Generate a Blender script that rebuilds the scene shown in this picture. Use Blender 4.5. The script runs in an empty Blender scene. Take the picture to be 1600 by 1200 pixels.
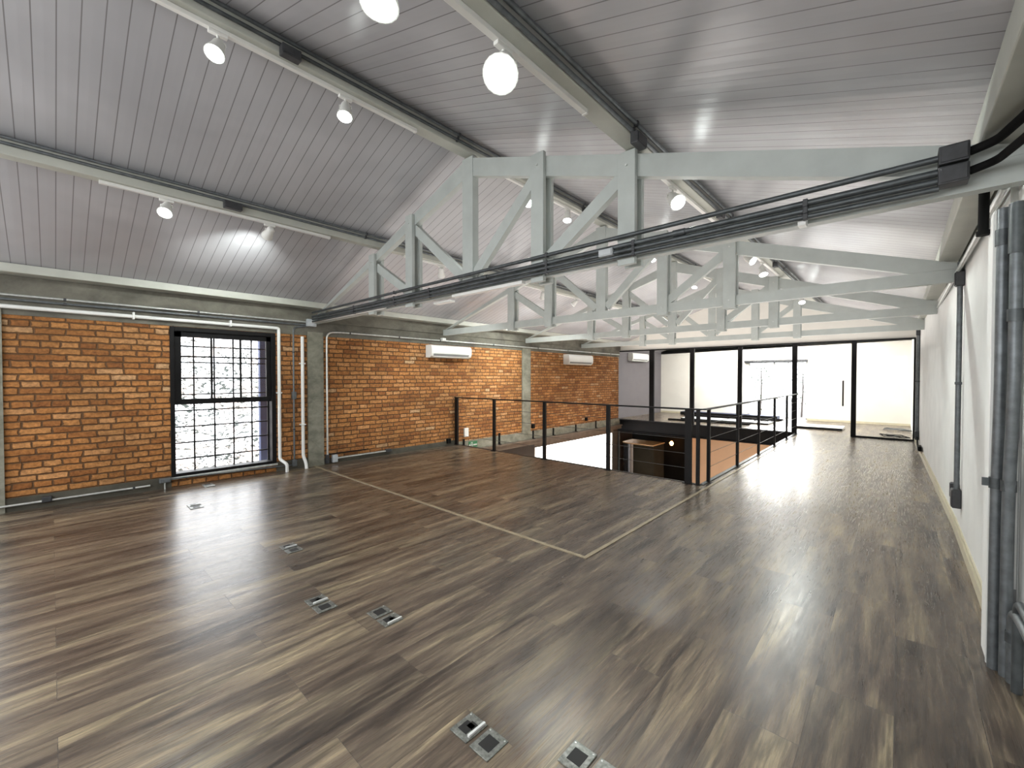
import bpy, math, random
from mathutils import Vector, Matrix
random.seed(7)
SC = bpy.context.scene
COL = SC.collection
# ------------------------------------------------------------------ constants (metres; X across, Y along the roof, Z up)
XL, XR = -7.264, 0.43          # inner faces of the two long walls
YP, YB, YE = 13.55, -3.6, 17.6  # glass partition, wall behind the viewer, end wall of the far room
RX, CH, CL, SL = -3.33, 3.80, 3.97, 0.34   # ridge x, chord top, ceiling height at ridge, roof slope
def zch(x): return CH - SL*abs(x-RX)
def zcl(x): return CL - SL*abs(x-RX)
def xwall(y): return XR if y < 6 else XR - (y-6)*0.14/7.55

# ------------------------------------------------------------------ material helpers
def new_mat(name):
    m = bpy.data.materials.new(name); m.use_nodes = True
    nt = m.node_tree; b = nt.nodes['Principled BSDF']
    return m, nt, b
def N(nt, t, **kw):
    n = nt.nodes.new(t)
    for k, v in kw.items():
        if hasattr(n, k): setattr(n, k, v)
        else: n.inputs[k].default_value = v
    return n
def L(nt, a, b): nt.links.new(a, b)
def ramp(nt, fac, stops):
    r = nt.nodes.new('ShaderNodeValToRGB')
    e = r.color_ramp.elements
    while len(e) > 1: e.remove(e[0])
    e[0].position = stops[0][0]; e[0].color = (*stops[0][1], 1)
    for p, c in stops[1:]:
        k = e.new(p); k.color = (*c, 1)
    L(nt, fac, r.inputs['Fac']); return r
def math_(nt, op, a, b=None, c=None):
    n = nt.nodes.new('ShaderNodeMath'); n.operation = op
    for i, v in enumerate((a, b, c)):
        if v is None: continue
        if isinstance(v, (int, float)): n.inputs[i].default_value = v
        else: L(nt, v, n.inputs[i])
    return n.outputs[0]
def mixc(nt, fac, a, b, mode='MIX'):
    n = nt.nodes.new('ShaderNodeMix'); n.data_type = 'RGBA'; n.blend_type = mode
    for s, v in ((0, fac), (6, a), (7, b)):
        if isinstance(v, (int, float)): n.inputs[s].default_value = v
        elif isinstance(v, tuple): n.inputs[s].default_value = (*v, 1)
        else: L(nt, v, n.inputs[s])
    return n.outputs[2]
def coord(nt, order='XYZ', scale=(1, 1, 1)):
    """object coordinates, axes re-ordered and scaled"""
    tc = nt.nodes.new('ShaderNodeTexCoord'); s = nt.nodes.new('ShaderNodeSeparateXYZ')
    L(nt, tc.outputs['Object'], s.inputs[0])
    c = nt.nodes.new('ShaderNodeCombineXYZ')
    for i, a in enumerate(order):
        L(nt, math_(nt, 'MULTIPLY', s.outputs['XYZ'.index(a)], scale[i]), c.inputs[i])
    return c.outputs[0]
def noise(nt, vec, scale, detail=3, rough=.55, dist=0):
    n = nt.nodes.new('ShaderNodeTexNoise'); L(nt, vec, n.inputs['Vector'])
    n.inputs['Scale'].default_value = scale; n.inputs['Detail'].default_value = detail
    n.inputs['Roughness'].default_value = rough; n.inputs['Distortion'].default_value = dist
    return n.outputs['Fac']
def bump(nt, b, h, strength=.3, dist=.01):
    n = nt.nodes.new('ShaderNodeBump'); n.inputs['Strength'].default_value = strength; n.inputs['Distance'].default_value = dist
    L(nt, h, n.inputs['Height']); L(nt, n.outputs[0], b.inputs['Normal'])

def plain(name, col, rough=.5, metal=0, var=.12, nscale=6, bstr=.0, spec=.5):
    m, nt, b = new_mat(name)
    f = noise(nt, coord(nt), nscale, 4)
    lo = tuple(max(0, c*(1-var)) for c in col); hi = tuple(min(1, c*(1+var)) for c in col)
    r = ramp(nt, f, [(.3, lo), (.7, hi)])
    L(nt, r.outputs[0], b.inputs['Base Color'])
    b.inputs['Roughness'].default_value = rough; b.inputs['Metallic'].default_value = metal
    b.inputs['Specular IOR Level'].default_value = spec
    if bstr: bump(nt, b, noise(nt, coord(nt), nscale*6, 3), bstr, .004)
    return m
def emit(name, col, s):
    m, nt, b = new_mat(name)
    b.inputs['Base Color'].default_value = (*col, 1)
    b.inputs['Emission Color'].default_value = (*col, 1); b.inputs['Emission Strength'].default_value = s
    return m

def mat_floor():
    m, nt, b = new_mat('wood_plank')
    v = coord(nt, 'YXZ')
    br = nt.nodes.new('ShaderNodeTexBrick'); L(nt, v, br.inputs['Vector'])
    br.offset = .37; br.offset_frequency = 2
    for k, val in (('Scale', 1), ('Mortar Size', .0013), ('Mortar Smooth', .1), ('Bias', 0), ('Brick Width', 1.25), ('Row Height', .285)): br.inputs[k].default_value = val
    br.inputs['Color1'].default_value = (0, 0, 0, 1); br.inputs['Color2'].default_value = (1, 1, 1, 1); br.inputs['Mortar'].default_value = (.5, .5, .5, 1)
    rnd = br.outputs['Color']
    def pv(sx, sy):
        s = nt.nodes.new('ShaderNodeSeparateXYZ'); L(nt, v, s.inputs[0])
        c = nt.nodes.new('ShaderNodeCombineXYZ')
        L(nt, math_(nt, 'MULTIPLY', s.outputs[0], sx), c.inputs[0]); L(nt, math_(nt, 'MULTIPLY', s.outputs[1], sy), c.inputs[1])
        L(nt, math_(nt, 'MULTIPLY', rnd, 23.0), c.inputs[2]); return c.outputs[0]
    blot = noise(nt, pv(.95, 8.0), 1.0, 4, .6, .5)
    dark = noise(nt, pv(1.5, 10.0), 1.0, 5, .62, 1.0)
    grain = noise(nt, pv(5, 110), 1.0, 4, .6, .4)
    base = ramp(nt, blot, [(.32, (.050, .037, .029)), (.45, (.104, .079, .060)), (.57, (.175, .138, .098)), (.70, (.30, .245, .158))])
    dk = ramp(nt, dark, [(.50, (1, 1, 1)), (.62, (.58, .58, .59)), (.75, (.34, .35, .37))])
    c = mixc(nt, 1.0, base.outputs[0], dk.outputs[0], 'MULTIPLY')
    g = ramp(nt, grain, [(.32, (.48, .47, .46)), (.60, (1.25, 1.25, 1.25))])
    c = mixc(nt, .85, c, g.outputs[0], 'MULTIPLY')
    pr = ramp(nt, rnd, [(0, (.82, .82, .82)), (1, (1.15, 1.13, 1.1))])
    c = mixc(nt, 1.0, c, pr.outputs[0], 'MULTIPLY')
    c = mixc(nt, math_(nt, 'MULTIPLY', br.outputs['Fac'], .7), c, (.03, .025, .02))
    L(nt, c, b.inputs['Base Color'])
    rr = ramp(nt, grain, [(.3, (.34, .34, .34)), (.7, (.24, .24, .24))]); L(nt, rr.outputs[0], b.inputs['Roughness'])
    b.inputs['Specular IOR Level'].default_value = .55
    h = math_(nt, 'SUBTRACT', math_(nt, 'MULTIPLY', grain, .25), br.outputs['Fac'])
    bump(nt, b, h, .25, .002)
    return m
def mat_brick():
    m, nt, b = new_mat('rustic_brick')
    v = coord(nt, 'YZX')
    d = nt.nodes.new('ShaderNodeTexNoise'); L(nt, v, d.inputs['Vector']); d.inputs['Scale'].default_value = 12.0; d.inputs['Detail'].default_value = 4; d.inputs['Roughness'].default_value = .6
    vm = nt.nodes.new('ShaderNodeVectorMath'); vm.operation = 'SUBTRACT'; L(nt, d.outputs['Color'], vm.inputs[0]); vm.inputs[1].default_value = (.5, .5, .5)
    vs = nt.nodes.new('ShaderNodeVectorMath'); vs.operation = 'MULTIPLY'; L(nt, vm.outputs[0], vs.inputs[0]); vs.inputs[1].default_value = (.040, .030, 0)
    va = nt.nodes.new('ShaderNodeVectorMath'); va.operation = 'ADD'; L(nt, v, va.inputs[0]); L(nt, vs.outputs[0], va.inputs[1])
    br = nt.nodes.new('ShaderNodeTexBrick'); L(nt, va.outputs[0], br.inputs['Vector'])
    br.offset = .5; br.offset_frequency = 2; br.squash = .62; br.squash_frequency = 3
    for k, val in (('Scale', 1), ('Mortar Size', .0125), ('Mortar Smooth', .7), ('Bias', 0), ('Brick Width', .25), ('Row Height', .0765)): br.inputs[k].default_value = val
    br.inputs['Color1'].default_value = (0, 0, 0, 1); br.inputs['Color2'].default_value = (1, 1, 1, 1); br.inputs['Mortar'].default_value = (.5, .5, .5, 1)
    r = ramp(nt, br.outputs['Color'], [(0, (.30, .115, .032)), (.3, (.45, .19, .055)), (.7, (.55, .255, .082)), (.95, (.62, .32, .13)), (1, (.62, .42, .24))])
    n1 = noise(nt, v, 26, 5, .7); n2 = noise(nt, v, 1.7, 3)
    k1 = ramp(nt, n1, [(.3, (.48, .45, .42)), (.65, (1.15, 1.15, 1.15))])
    c = mixc(nt, 1.0, r.outputs[0], k1.outputs[0], 'MULTIPLY')
    k2 = ramp(nt, n2, [(.3, (.75, .75, .75)), (.7, (1.15, 1.12, 1.1))])
    c = mixc(nt, 1.0, c, k2.outputs[0], 'MULTIPLY')
    c = mixc(nt, br.outputs['Fac'], c, (.125, .062, .026))  # joint colour mixes brown mortar with the shadows between bricks
    L(nt, c, b.inputs['Base Color']); b.inputs['Roughness'].default_value = .9
    h = math_(nt, 'ADD', math_(nt, 'MULTIPLY', math_(nt, 'SUBTRACT', 1.0, br.outputs['Fac']), 1.0), math_(nt, 'MULTIPLY', n1, .5))
    bump(nt, b, h, .9, .016)
    return m
def mat_ceiling():
    m, nt, b = new_mat('pvc_ceiling_boards')
    tc = nt.nodes.new('ShaderNodeTexCoord'); s = nt.nodes.new('ShaderNodeSeparateXYZ'); L(nt, tc.outputs['Object'], s.inputs[0])
    fr = math_(nt, 'FRACT', math_(nt, 'MULTIPLY', math_(nt, 'ADD', s.outputs[1], 10.033), 1/.109))
    gro = math_(nt, 'LESS_THAN', math_(nt, 'ABSOLUTE', math_(nt, 'SUBTRACT', fr, .5)), .030)
    cloud = noise(nt, coord(nt, 'XYZ', (1, .8, 1)), 1.1, 3, .5, .3)
    col = ramp(nt, cloud, [(.3, (.385, .385, .405)), (.7, (.52, .52, .545))])
    c = mixc(nt, gro, col.outputs[0], (.23, .225, .23))
    L(nt, c, b.inputs['Base Color']); b.inputs['Roughness'].default_value = .27; b.inputs['Specular IOR Level'].default_value = .5
    hh = math_(nt, 'ADD', math_(nt, 'MULTIPLY', gro, -1.0), math_(nt, 'MULTIPLY', math_(nt, 'SINE', math_(nt, 'MULTIPLY', fr, math.pi)), -.35))
    wv = noise(nt, coord(nt, 'XYZ', (.6, 6, 1)), 1.3, 2)
    hh = math_(nt, 'ADD', hh, math_(nt, 'MULTIPLY', wv, .8))
    bump(nt, b, hh, .22, .008)
    return m
def mat_concrete(name, a, c2, sc=2.2):
    m, nt, b = new_mat(name)
    f = noise(nt, coord(nt, 'XYZ', (1, 1, 1.6)), sc, 7, .68, .3)
    r = ramp(nt, f, [(.3, a), (.68, c2)]); L(nt, r.outputs[0], b.inputs['Base Color'])
    b.inputs['Roughness'].default_value = .85; bump(nt, b, noise(nt, coord(nt), 30, 5), .4, .006)
    return m
def mat_glass(name='clear_glass', tint=(1, 1, 1)):
    m, nt, b = new_mat(name)
    out = nt.nodes['Material Output']
    t = nt.nodes.new('ShaderNodeBsdfTransparent'); t.inputs[0].default_value = (*tint, 1)
    g = nt.nodes.new('ShaderNodeBsdfGlossy'); g.inputs['Roughness'].default_value = .02
    fz = nt.nodes.new('ShaderNodeFresnel'); fz.inputs[0].default_value = 1.25
    mx = nt.nodes.new('ShaderNodeMixShader'); L(nt, fz.outputs[0], mx.inputs[0]); L(nt, t.outputs[0], mx.inputs[1]); L(nt, g.outputs[0], mx.inputs[2])
    L(nt, mx.outputs[0], out.inputs[0]); nt.nodes.remove(b)
    return m
def mat_leaf_litter():
    m, nt, b = new_mat('leaf_litter')
    v = coord(nt)
    a = noise(nt, v, 7, 6, .75, 1.2); c = noise(nt, v, 1.3, 3)
    r = ramp(nt, a, [(.455, (.008, .014, .010)), (.485, (.06, .052, .048)), (.515, (.85, .86, .88))])  # near-white between leaves puts the overexposed daylight into the colour
    k = ramp(nt, c, [(.45, (1, 1, 1)), (.6, (1.0, .80, .68))])
    L(nt, mixc(nt, 1.0, r.outputs[0], k.outputs[0], 'MULTIPLY'), b.inputs['Base Color']); b.inputs['Roughness'].default_value = .9
    return m

M = dict(
 floor=mat_floor(), brick=mat_brick(), ceil=mat_ceiling(), glass=mat_glass(), litter=mat_leaf_litter(),
 conc=mat_concrete('raw_concrete', (.075, .072, .058), (.20, .19, .155)),
 conc2=mat_concrete('column_concrete', (.13, .13, .10), (.33, .32, .26), 3.5),
 kerb=mat_concrete('dark_kerb', (.05, .047, .035), (.12, .11, .085)),
 plaster=plain('white_plaster', (.88, .89, .87), .75, 0, .05, 3, .12),
 offwhite=plain('cream_plaster', (.82, .80, .74), .8, 0, .04, 2),
 greywall=plain('grey_paint', (.145, .135, .145), .8, 0, .06, 2),
 truss=plain('white_painted_timber', (.47, .505, .485), .45, 0, .07, 5, .10),
 purlin=plain('offwhite_painted_timber', (.48, .49, .44), .5, 0, .07, 5, .10),
 galv=plain('galvanised_steel', (.15, .165, .175), .42, .5, .25, 20),
 galvd=plain('dark_galvanised_steel', (.085, .095, .10), .45, .5, .25, 18),
 galvl=plain('bright_galvanised_steel', (.62, .64, .62), .35, .55, .15, 20),
 boxg=plain('grey_cast_box', (.05, .052, .056), .5, .2, .2, 30),
 lbox=plain('light_grey_box', (.50, .53, .55), .5, .1, .08, 20),
 pvc=plain('white_pvc', (.84, .85, .83), .35, 0, .03, 5),
 black=plain('black_painted_steel', (.005, .0045, .005), .55, 0, .2, 8, spec=.2),
 blackm=plain('matt_black', (.006, .006, .006), .8, 0, .2, 8, spec=.15),
 bwood=plain('black_window_timber', (.006, .0055, .006), .55, 0, .3, 8, .15, spec=.2),
 rail=plain('black_rail_steel', (.008, .007, .007), .5, 0, .2, 8, spec=.25),
 cable=plain('steel_cable', (.07, .07, .07), .45, .4, .1, 30),
 trim=plain('beige_metal_strip', (.36, .30, .205), .45, .2, .12, 12),
 base=plain('cream_baseboard', (.62, .57, .42), .45, 0, .08, 8),
 acw=plain('white_ac_plastic', (.86, .87, .85), .3, 0, .02, 4),
 acd=plain('grey_ac_slot', (.26, .26, .26), .6, 0, .1, 4),
 lampw=plain('white_lamp_body', (.80, .80, .77), .35, 0, .03, 4),
 lamp_on=emit('lamp_glow', (.93, 1.0, .97), 16), lamp_off=emit('lamp_lens_dim', (.9, .93, .92), 1.2),
 steelp=plain('scuffed_steel_plate', (.20, .205, .19), .4, .6, .5, 60),
 hole=plain('black_socket', (.004, .004, .004), .6, 0, .1, 8),
 ledge=plain('brown_grey_steel', (.16, .12, .09), .6, 0, .2, 5),
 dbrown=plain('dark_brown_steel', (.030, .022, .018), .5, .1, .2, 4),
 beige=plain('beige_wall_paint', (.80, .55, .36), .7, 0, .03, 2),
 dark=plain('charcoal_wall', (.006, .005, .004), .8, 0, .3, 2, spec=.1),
 dwood=plain('warm_wood_top', (.42, .23, .09), .5, 0, .2, 9),
 cabd=plain('dark_cabinet', (.020, .016, .010), .8, 0, .2, 3, spec=.1),
 chrome=plain('brushed_metal', (.20, .20, .21), .28, .9, .05, 4),
 bulb=emit('amber_bulb', (1, .45, .12), 30), bulbw=emit('amber_core', (1, .8, .5), 60),
 green=plain('green_sign', (.03, .16, .07), .5, 0, .1, 8),
 white=plain('white_mark', (.60, .61, .60), .5, 0, .02, 8),
 bluepost=plain('blue_grey_post', (.032, .045, .10), .7, 0, .1, 3),
 day=emit('daylight_glow', (1, 1, 1), 3.0),
 lowfloor=plain('lower_floor_tiles', (.45, .38, .30), .5, 0, .1, 1),
 leaf=plain('leaves', (.012, .03, .01), .6, 0, .5, 14),
)

# ------------------------------------------------------------------ mesh builder
class MB:
    def __init__(s): s.v = []; s.f = []; s.sm = []
    def add(s, vs, fs, smooth=False):
        o = len(s.v); s.v += [tuple(p) for p in vs]; s.f += [tuple(i+o for i in f) for f in fs]; s.sm += [smooth]*len(fs); return s
    def box(s, x0, x1, y0, y1, z0, z1, mat=None, bev=0):
        if bev:
            b = min(bev, (x1-x0)/2.01, (y1-y0)/2.01, (z1-z0)/2.01)
            import bmesh
            bm = bmesh.new(); bmesh.ops.create_cube(bm, size=1)
            for v in bm.verts: v.co = Vector(((x0+x1)/2+v.co.x*(x1-x0), (y0+y1)/2+v.co.y*(y1-y0), (z0+z1)/2+v.co.z*(z1-z0)))
            bmesh.ops.bevel(bm, geom=bm.edges[:], offset=b, segments=2, affect='EDGES', profile=.5)
            bm.verts.index_update(); vs = [v.co.copy() for v in bm.verts]; fs = [tuple(v.index for v in f.verts) for f in bm.faces]; bm.free()
        else:
            vs = [Vector(p) for p in ((x0,y0,z0),(x1,y0,z0),(x1,y1,z0),(x0,y1,z0),(x0,y0,z1),(x1,y0,z1),(x1,y1,z1),(x0,y1,z1))]
            fs = [(0,3,2,1),(4,5,6,7),(0,1,5,4),(1,2,6,5),(2,3,7,6),(3,0,4,7)]
        if mat: vs = [mat @ v for v in vs]
        return s.add(vs, fs)
    def prism(s, poly, y0, y1):           # polygon in XZ extruded along Y
        n = len(poly)
        vs = [(x, y0, z) for x, z in poly] + [(x, y1, z) for x, z in poly]
        fs = [tuple(range(n)), tuple(range(2*n-1, n-1, -1))] + [(i, i+n, (i+1) % n+n, (i+1) % n) for i in range(n)]
        return s.add(vs, fs)
    def prismz(s, poly, z0, z1):
        n = len(poly)
        vs = [(x, y, z0) for x, y in poly] + [(x, y, z1) for x, y in poly]
        fs = [tuple(range(n-1, -1, -1)), tuple(range(n, 2*n))] + [(i, (i+1) % n, (i+1) % n+n, i+n) for i in range(n)]
        return s.add(vs, fs)
    def tube(s, pts, r, seg=10, caps=True):
        pts = [Vector(p) for p in pts]; n = len(pts)
        rs = r if isinstance(r, (list, tuple)) else [r]*n
        up = None; vs = []
        for i, p in enumerate(pts):
            t = ((pts[min(i+1, n-1)]-pts[max(i-1, 0)])).normalized()
            if up is None: up = Vector((0, 0, 1)) if abs(t.z) < .9 else Vector((1, 0, 0))
            a = t.cross(up)
            if a.length < 1e-4: a = t.orthogonal()
            a.normalize(); b = a.cross(t).normalized(); up = b
            for k in range(seg):
                w = 2*math.pi*k/seg; vs.append(p+(a*math.cos(w)+b*math.sin(w))*rs[i])
        fs = [(i*seg+k, i*seg+(k+1) % seg, (i+1)*seg+(k+1) % seg, (i+1)*seg+k) for i in range(n-1) for k in range(seg)]
        s.add(vs, fs, True)
        if caps: s.add(vs[:seg], [tuple(range(seg-1, -1, -1))]); s.add(vs[-seg:], [tuple(range(seg))])
        return s
    def bend(s, pts, r, rad=.06, seg=10):  # tube through corner points with rounded elbows
        P = [Vector(p) for p in pts]; out = [P[0]]
        for i in range(1, len(P)-1):
            a = (P[i-1]-P[i]); b = (P[i+1]-P[i]); d = min(rad, a.length*.48, b.length*.48)
            a = P[i]+a.normalized()*d; b = P[i]+b.normalized()*d
            for k in range(6):
                t = k/5; out.append(a*(1-t)**2+P[i]*2*t*(1-t)+b*t*t)
        out.append(P[-1]); return s.tube(out, r, seg)
    def build(s, name, mat, parent=None, origin=None, smooth=None):
        me = bpy.data.meshes.new(name)
        o_ = Vector(origin) if origin is not None else Vector((0, 0, 0))
        me.from_pydata([tuple(Vector(p)-o_) for p in s.v], [], s.f); me.update()
        for p, q in zip(me.polygons, s.sm): p.use_smooth = q
        mt = M[mat] if isinstance(mat, str) else mat
        me.materials.append(mt)
        o = bpy.data.objects.new(name, me); COL.objects.link(o); o.location = o_
        if parent is not None:
            o.parent = parent; o.location = o_ - WLOC.get(parent.name, Vector((0, 0, 0))) if origin is not None else -WLOC.get(parent.name, Vector((0, 0, 0)))
            WLOC[o.name] = WLOC.get(parent.name, Vector((0, 0, 0))) + Vector(o.location)
        else: WLOC[o.name] = o_
        return o
WLOC = {}   # world offset of every object built (no rotations at build time)
def tag(o, label=None, cat=None, group=None, kind=None):
    if label: o['label'] = label
    if cat: o['category'] = cat
    if group: o['group'] = group
    if kind: o['kind'] = kind
    return o
def thing(name, label, cat, loc=(0, 0, 0), group=None, kind=None):
    o = bpy.data.objects.new(name, None); COL.objects.link(o); o.location = loc; o.empty_display_size = .1
    WLOC[o.name] = Vector(loc)
    return tag(o, label, cat, group, kind)
def struct(name, mb, mat, label=None):
    o = mb.build(name, mat); o['kind'] = 'structure'
    if label: o['label'] = label
    return o
def part(name, mb, mat, parent): return mb.build(name, mat, parent)

# ================================================================== SHELL
# ---- floor (with the stairwell void)
VX0, VX1, VY0, VY1 = -7.10, -2.02, 6.09, 13.50
f = MB(); f.box(-7.6, .9, YB, VY0, -.30, 0); f.box(VX1, .9, VY0, VY1, -.30, 0); f.box(-7.8, .9, VY1+.16, YE, -.30, 0); f.box(VX1, .9, VY1, VY1+.16, -.30, 0)
struct('floor', f, 'floor', 'dark grey-brown wood plank floor with a stairwell opening')
# ---- ceiling: two slopes of PVC boards
c = MB()
for sx, xe in ((-1, -7.8), (1, 1.0)):
    c.prism([(RX, CL), (xe, zcl(xe)), (xe, zcl(xe)+.06), (RX, CL+.06)], YB, YE)
struct('ceiling', c, 'ceil', 'sloping ceiling of glossy grey-white boards rising to a ridge')
# ---- left wall: brick panels between concrete
b = MB()
zb0, zb1 = .15, 2.19
WY0, WY1, WZ0, WZ1 = 1.085, 2.395, .135, 2.185
for y0, y1, z0, z1 in ((-.36, WY0, zb0, zb1), (WY1, 2.88, zb0, zb1), (WY0, WY1, .0, WZ0), (WY0, WY1, WZ1, zb1), (3.14, 6.1, .10, zb1), (6.1, 8.30, .05, zb1), (8.63, 13.46, .05, zb1)):
    b.box(XL-.20, XL, y0, y1, z0, z1)
b.box(XL-.20, XL, YB, -1.9, .15, zb1)
struct('wall_left', b, 'brick', 'rustic orange brick wall')
k = MB(); k.box(XL-.2, XL+.012, YB, WY0, 0, .15); k.box(XL-.2, XL+.012, WY1, 2.88, 0, .15); k.box(XL-.2, XL+.012, 3.14, 6.1, 0, .10)
struct('trim_1', k, 'kerb', 'rough concrete kerb under the brick wall')
struct('trim_8', MB().box(XL-.2, XL+.03, 6.1, 8.3, -.17, .05).box(XL-.2, XL+.03, 8.63, VY1, -.17, .05), 'conc2', 'grey concrete kerb under the far brick wall')
cb = MB(); cb.box(XL-.22, XL+.012, YB, YP-.05, 2.19, 2.62); cb.box(XL-.22, XL+.045, YB, YP-.05, 2.42, 2.62)
struct('wall_left_ring_beam', cb, 'conc', 'raw concrete ring beam above the brick')
for y0, y1, lab in ((-.62, -.36, 'concrete column at the left edge'), (2.88, 3.14, 'concrete column between window and long brick panel'), (8.30, 8.63, 'concrete column between the two air conditioners')):
    cc = MB().box(XL-.22, XL+.03, y0, y1, 0 if y0 < 6 else -.17, 2.25)
    tag(cc.build('concrete_column', 'conc2'), lab, 'column', kind='structure')
# ---- right wall
w = MB(); pts = [(.458, YB), (.458, 3.50), (XR, 3.50), (XR, 6), (xwall(YP), YP), (xwall(YP), YP+.1), (.27, YP+.1), (.27, YE+.2), (.62, YE+.2), (.62, YB)]
w.prismz(pts, -.0, 2.86)
struct('wall_right', w, 'plaster', 'smooth white plaster wall')
bb = MB(); bb.prismz([(XR-.022, 3.2), (XR-.022, 6), (xwall(YP)-.022, YP-.1), (xwall(YP), YP-.1), (XR, 6), (XR, 3.2)], 0, .085)
struct('baseboard_right', bb, 'base')
tl = MB(); tl.prismz([(XR-.012, 3.2), (XR-.012, 6), (xwall(YP)-.012, YP-.1), (xwall(YP), YP-.1), (XR, 6), (XR, 3.2)], .10, .112)
struct('baseboard_right_bead', tl, 'base')
# ---- wall behind the viewer
bw = MB().box(-7.5, .62, YB-.2, YB, 0, 2.6)
bw.prism([(-7.8, 2.6), (.9, 2.6), (.9, zcl(.9)), (RX, CL), (-7.8, zcl(-7.8))], YB-.2, YB)
struct('wall_back', bw, 'plaster')
# ---- end wall above the partition, and the room beyond
PX0, PX1, PZ = -7.47, .245, 2.38
g = MB()
g.prism([(-7.8, PZ+.035), (.62, PZ+.035), (.62, zcl(.62)+.02), (RX, CL+.02), (-7.8, zcl(-7.8)+.02)], YP+.02, YP+.12)
struct('wall_far_header', g, 'offwhite', 'cream gable wall above the glass partition')
tag(MB().box(PX0-.12, PX0+.0, YP-.06, YP+.10, -.1, PZ+.1).build('partition_jamb', 'pvc'), 'white jamb post where brick wall meets the glass partition', 'post', kind='structure')
gl = MB(); gl.box(-7.75, -7.50, YP+.1, YE, -.1, 2.9)
struct('wall_left_far_room', gl, 'greywall', 'dark grey wall of the room behind the glass')
DW = (-4.16, -2.33, .02, 2.06)   # glazed balcony door in the end wall
e = MB(); 
for x0, x1, z0, z1 in ((-7.8, DW[0], -.1, 2.7), (DW[1], .62, -.1, 2.7), (DW[0], DW[1], DW[3], 2.7)): e.box(x0, x1, YE, YE+.18, z0, z1)
e.prism([(-7.8, 2.7), (.62, 2.7), (.62, zcl(.62)), (RX, CL), (-7.8, zcl(-7.8))], YE, YE+.18)
struct('wall_far', e, 'offwhite', 'cream end wall of the far room')
tag(struct('baseboard_far', MB().box(-7.5, DW[0], YE-.015, YE, 0, .07).box(DW[1], .27, YE-.015, YE, 0, .07), 'base'))
wf = MB(); x0, x1, z0, z1 = DW
for a0, a1, c0, c1 in ((x0, x1, z0, z0+.05), (x0, x1, z1-.05, z1), (x0, x0+.05, z0, z1), (x1-.05, x1, z0, z1), (-3.36, -3.30, z0, z1), (-2.92, -2.88, z0, z1)): wf.box(a0, a1, YE+.05, YE+.10, c0, c1)
dn = struct('door_1', wf, 'acw', 'white framed glazed sliding door to the garden')
part('pane', MB().box(x0+.05, x1-.05, YE+.072, YE+.078, z0+.05, z1-.05), 'glass', dn)
bl = thing('roller_blind', 'grey rolled-up blind cassette above the bright garden door', 'blind', (-3.3, YE-.06, 2.08))
part('cassette', MB().box(-4.28, -2.32, YE-.10, YE-.002, 2.03, 2.11, bev=.015), 'boxg', bl)
part('bottom_bar', MB().box(-4.24, -2.36, YE-.075, YE-.05, 2.005, 2.025), 'galvd', bl)

# ---- lower storey seen through the void
lw = MB()
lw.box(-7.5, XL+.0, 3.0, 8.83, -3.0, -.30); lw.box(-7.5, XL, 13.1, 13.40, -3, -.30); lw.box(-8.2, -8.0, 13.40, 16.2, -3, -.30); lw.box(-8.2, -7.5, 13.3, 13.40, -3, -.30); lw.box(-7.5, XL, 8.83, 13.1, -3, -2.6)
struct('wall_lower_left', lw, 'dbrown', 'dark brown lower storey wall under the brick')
struct('trim_9', MB().box(-7.5, XL, 8.83, 13.1, -.42, -.20), 'ledge', 'brown beam face over the lower window')
wl = struct('window_3', MB().box(XL-.06, XL-.02, 8.83, 8.88, -2.6, -.42).box(XL-.06, XL-.02, 13.05, 13.1, -2.6, -.42).box(XL-.06, XL-.02, 8.88, 13.05, -2.6, -2.55), 'galvl', 'lower storey window whose pane glows in place of daylight')
part('glow_pane', MB().box(XL-.05, XL-.03, 8.88, 13.05, -2.55, -.42), 'day', wl)  # pane glows by itself in place of overexposed daylight below
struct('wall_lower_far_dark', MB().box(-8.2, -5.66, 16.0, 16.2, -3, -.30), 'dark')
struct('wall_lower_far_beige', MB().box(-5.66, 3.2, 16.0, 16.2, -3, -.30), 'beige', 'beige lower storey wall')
struct('floor_lower', MB().box(-8.2, 3.2, 2.8, 16.2, -3.15, -3.0), 'lowfloor')
struct('wall_lower_right', MB().box(3.0, 3.2, 2.8, 16.2, -3, -.3), 'beige')
struct('wall_lower_near', MB().box(-7.5, 3.2, 2.8, 3.0, -3, -.3), 'beige')

# ledge channel along the left side of the void
lg = thing('steel_channel', 'dark brown steel channel running along the foot of the far brick wall', 'beam', (-7.2, 9.8, 0))
part('flange', MB().box(XL+.03, -7.12, VY0, VY1, -.195, -.16), 'ledge', lg)
part('web', MB().box(-7.19, -7.165, VY0, VY1, -.30, -.195), 'ledge', lg)
# black beam at the far end of the void
bmh = thing('steel_beam', 'deep black steel beam carrying the floor under the glass partition', 'beam', (-4.7, 13.5, -.2))
part('web', MB().box(-7.47, VX1, 13.54, 13.66, -.38, -.02), 'black', bmh)
part('top_flange', MB().box(-7.47, VX1, 13.47, 13.70, -.02, .0), 'black', bmh)
part('bottom_flange', MB().box(-7.47, VX1, 13.47, 13.70, -.40, -.38), 'black', bmh)
# metal edge trims and seam strips on the floor
struct('trim_2', MB().box(XL, -1.885, 2.955, 2.99, 0, .006), 'trim', 'pale strip across the floor from the concrete column')
struct('trim_3', MB().box(-1.92, -1.885, 2.99, VY1, 0, .006), 'trim', 'pale strip along the floor beside the stairwell')
struct('trim_4', MB().box(VX1-.01, VX1+.045, VY0-.02, VY1, -.30, .012), 'galvd', 'grey metal edging of the stairwell')
struct('trim_5', MB().box(VX0, VX1, VY0-.03, VY0+.01, -.30, .008), 'dbrown')

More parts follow.
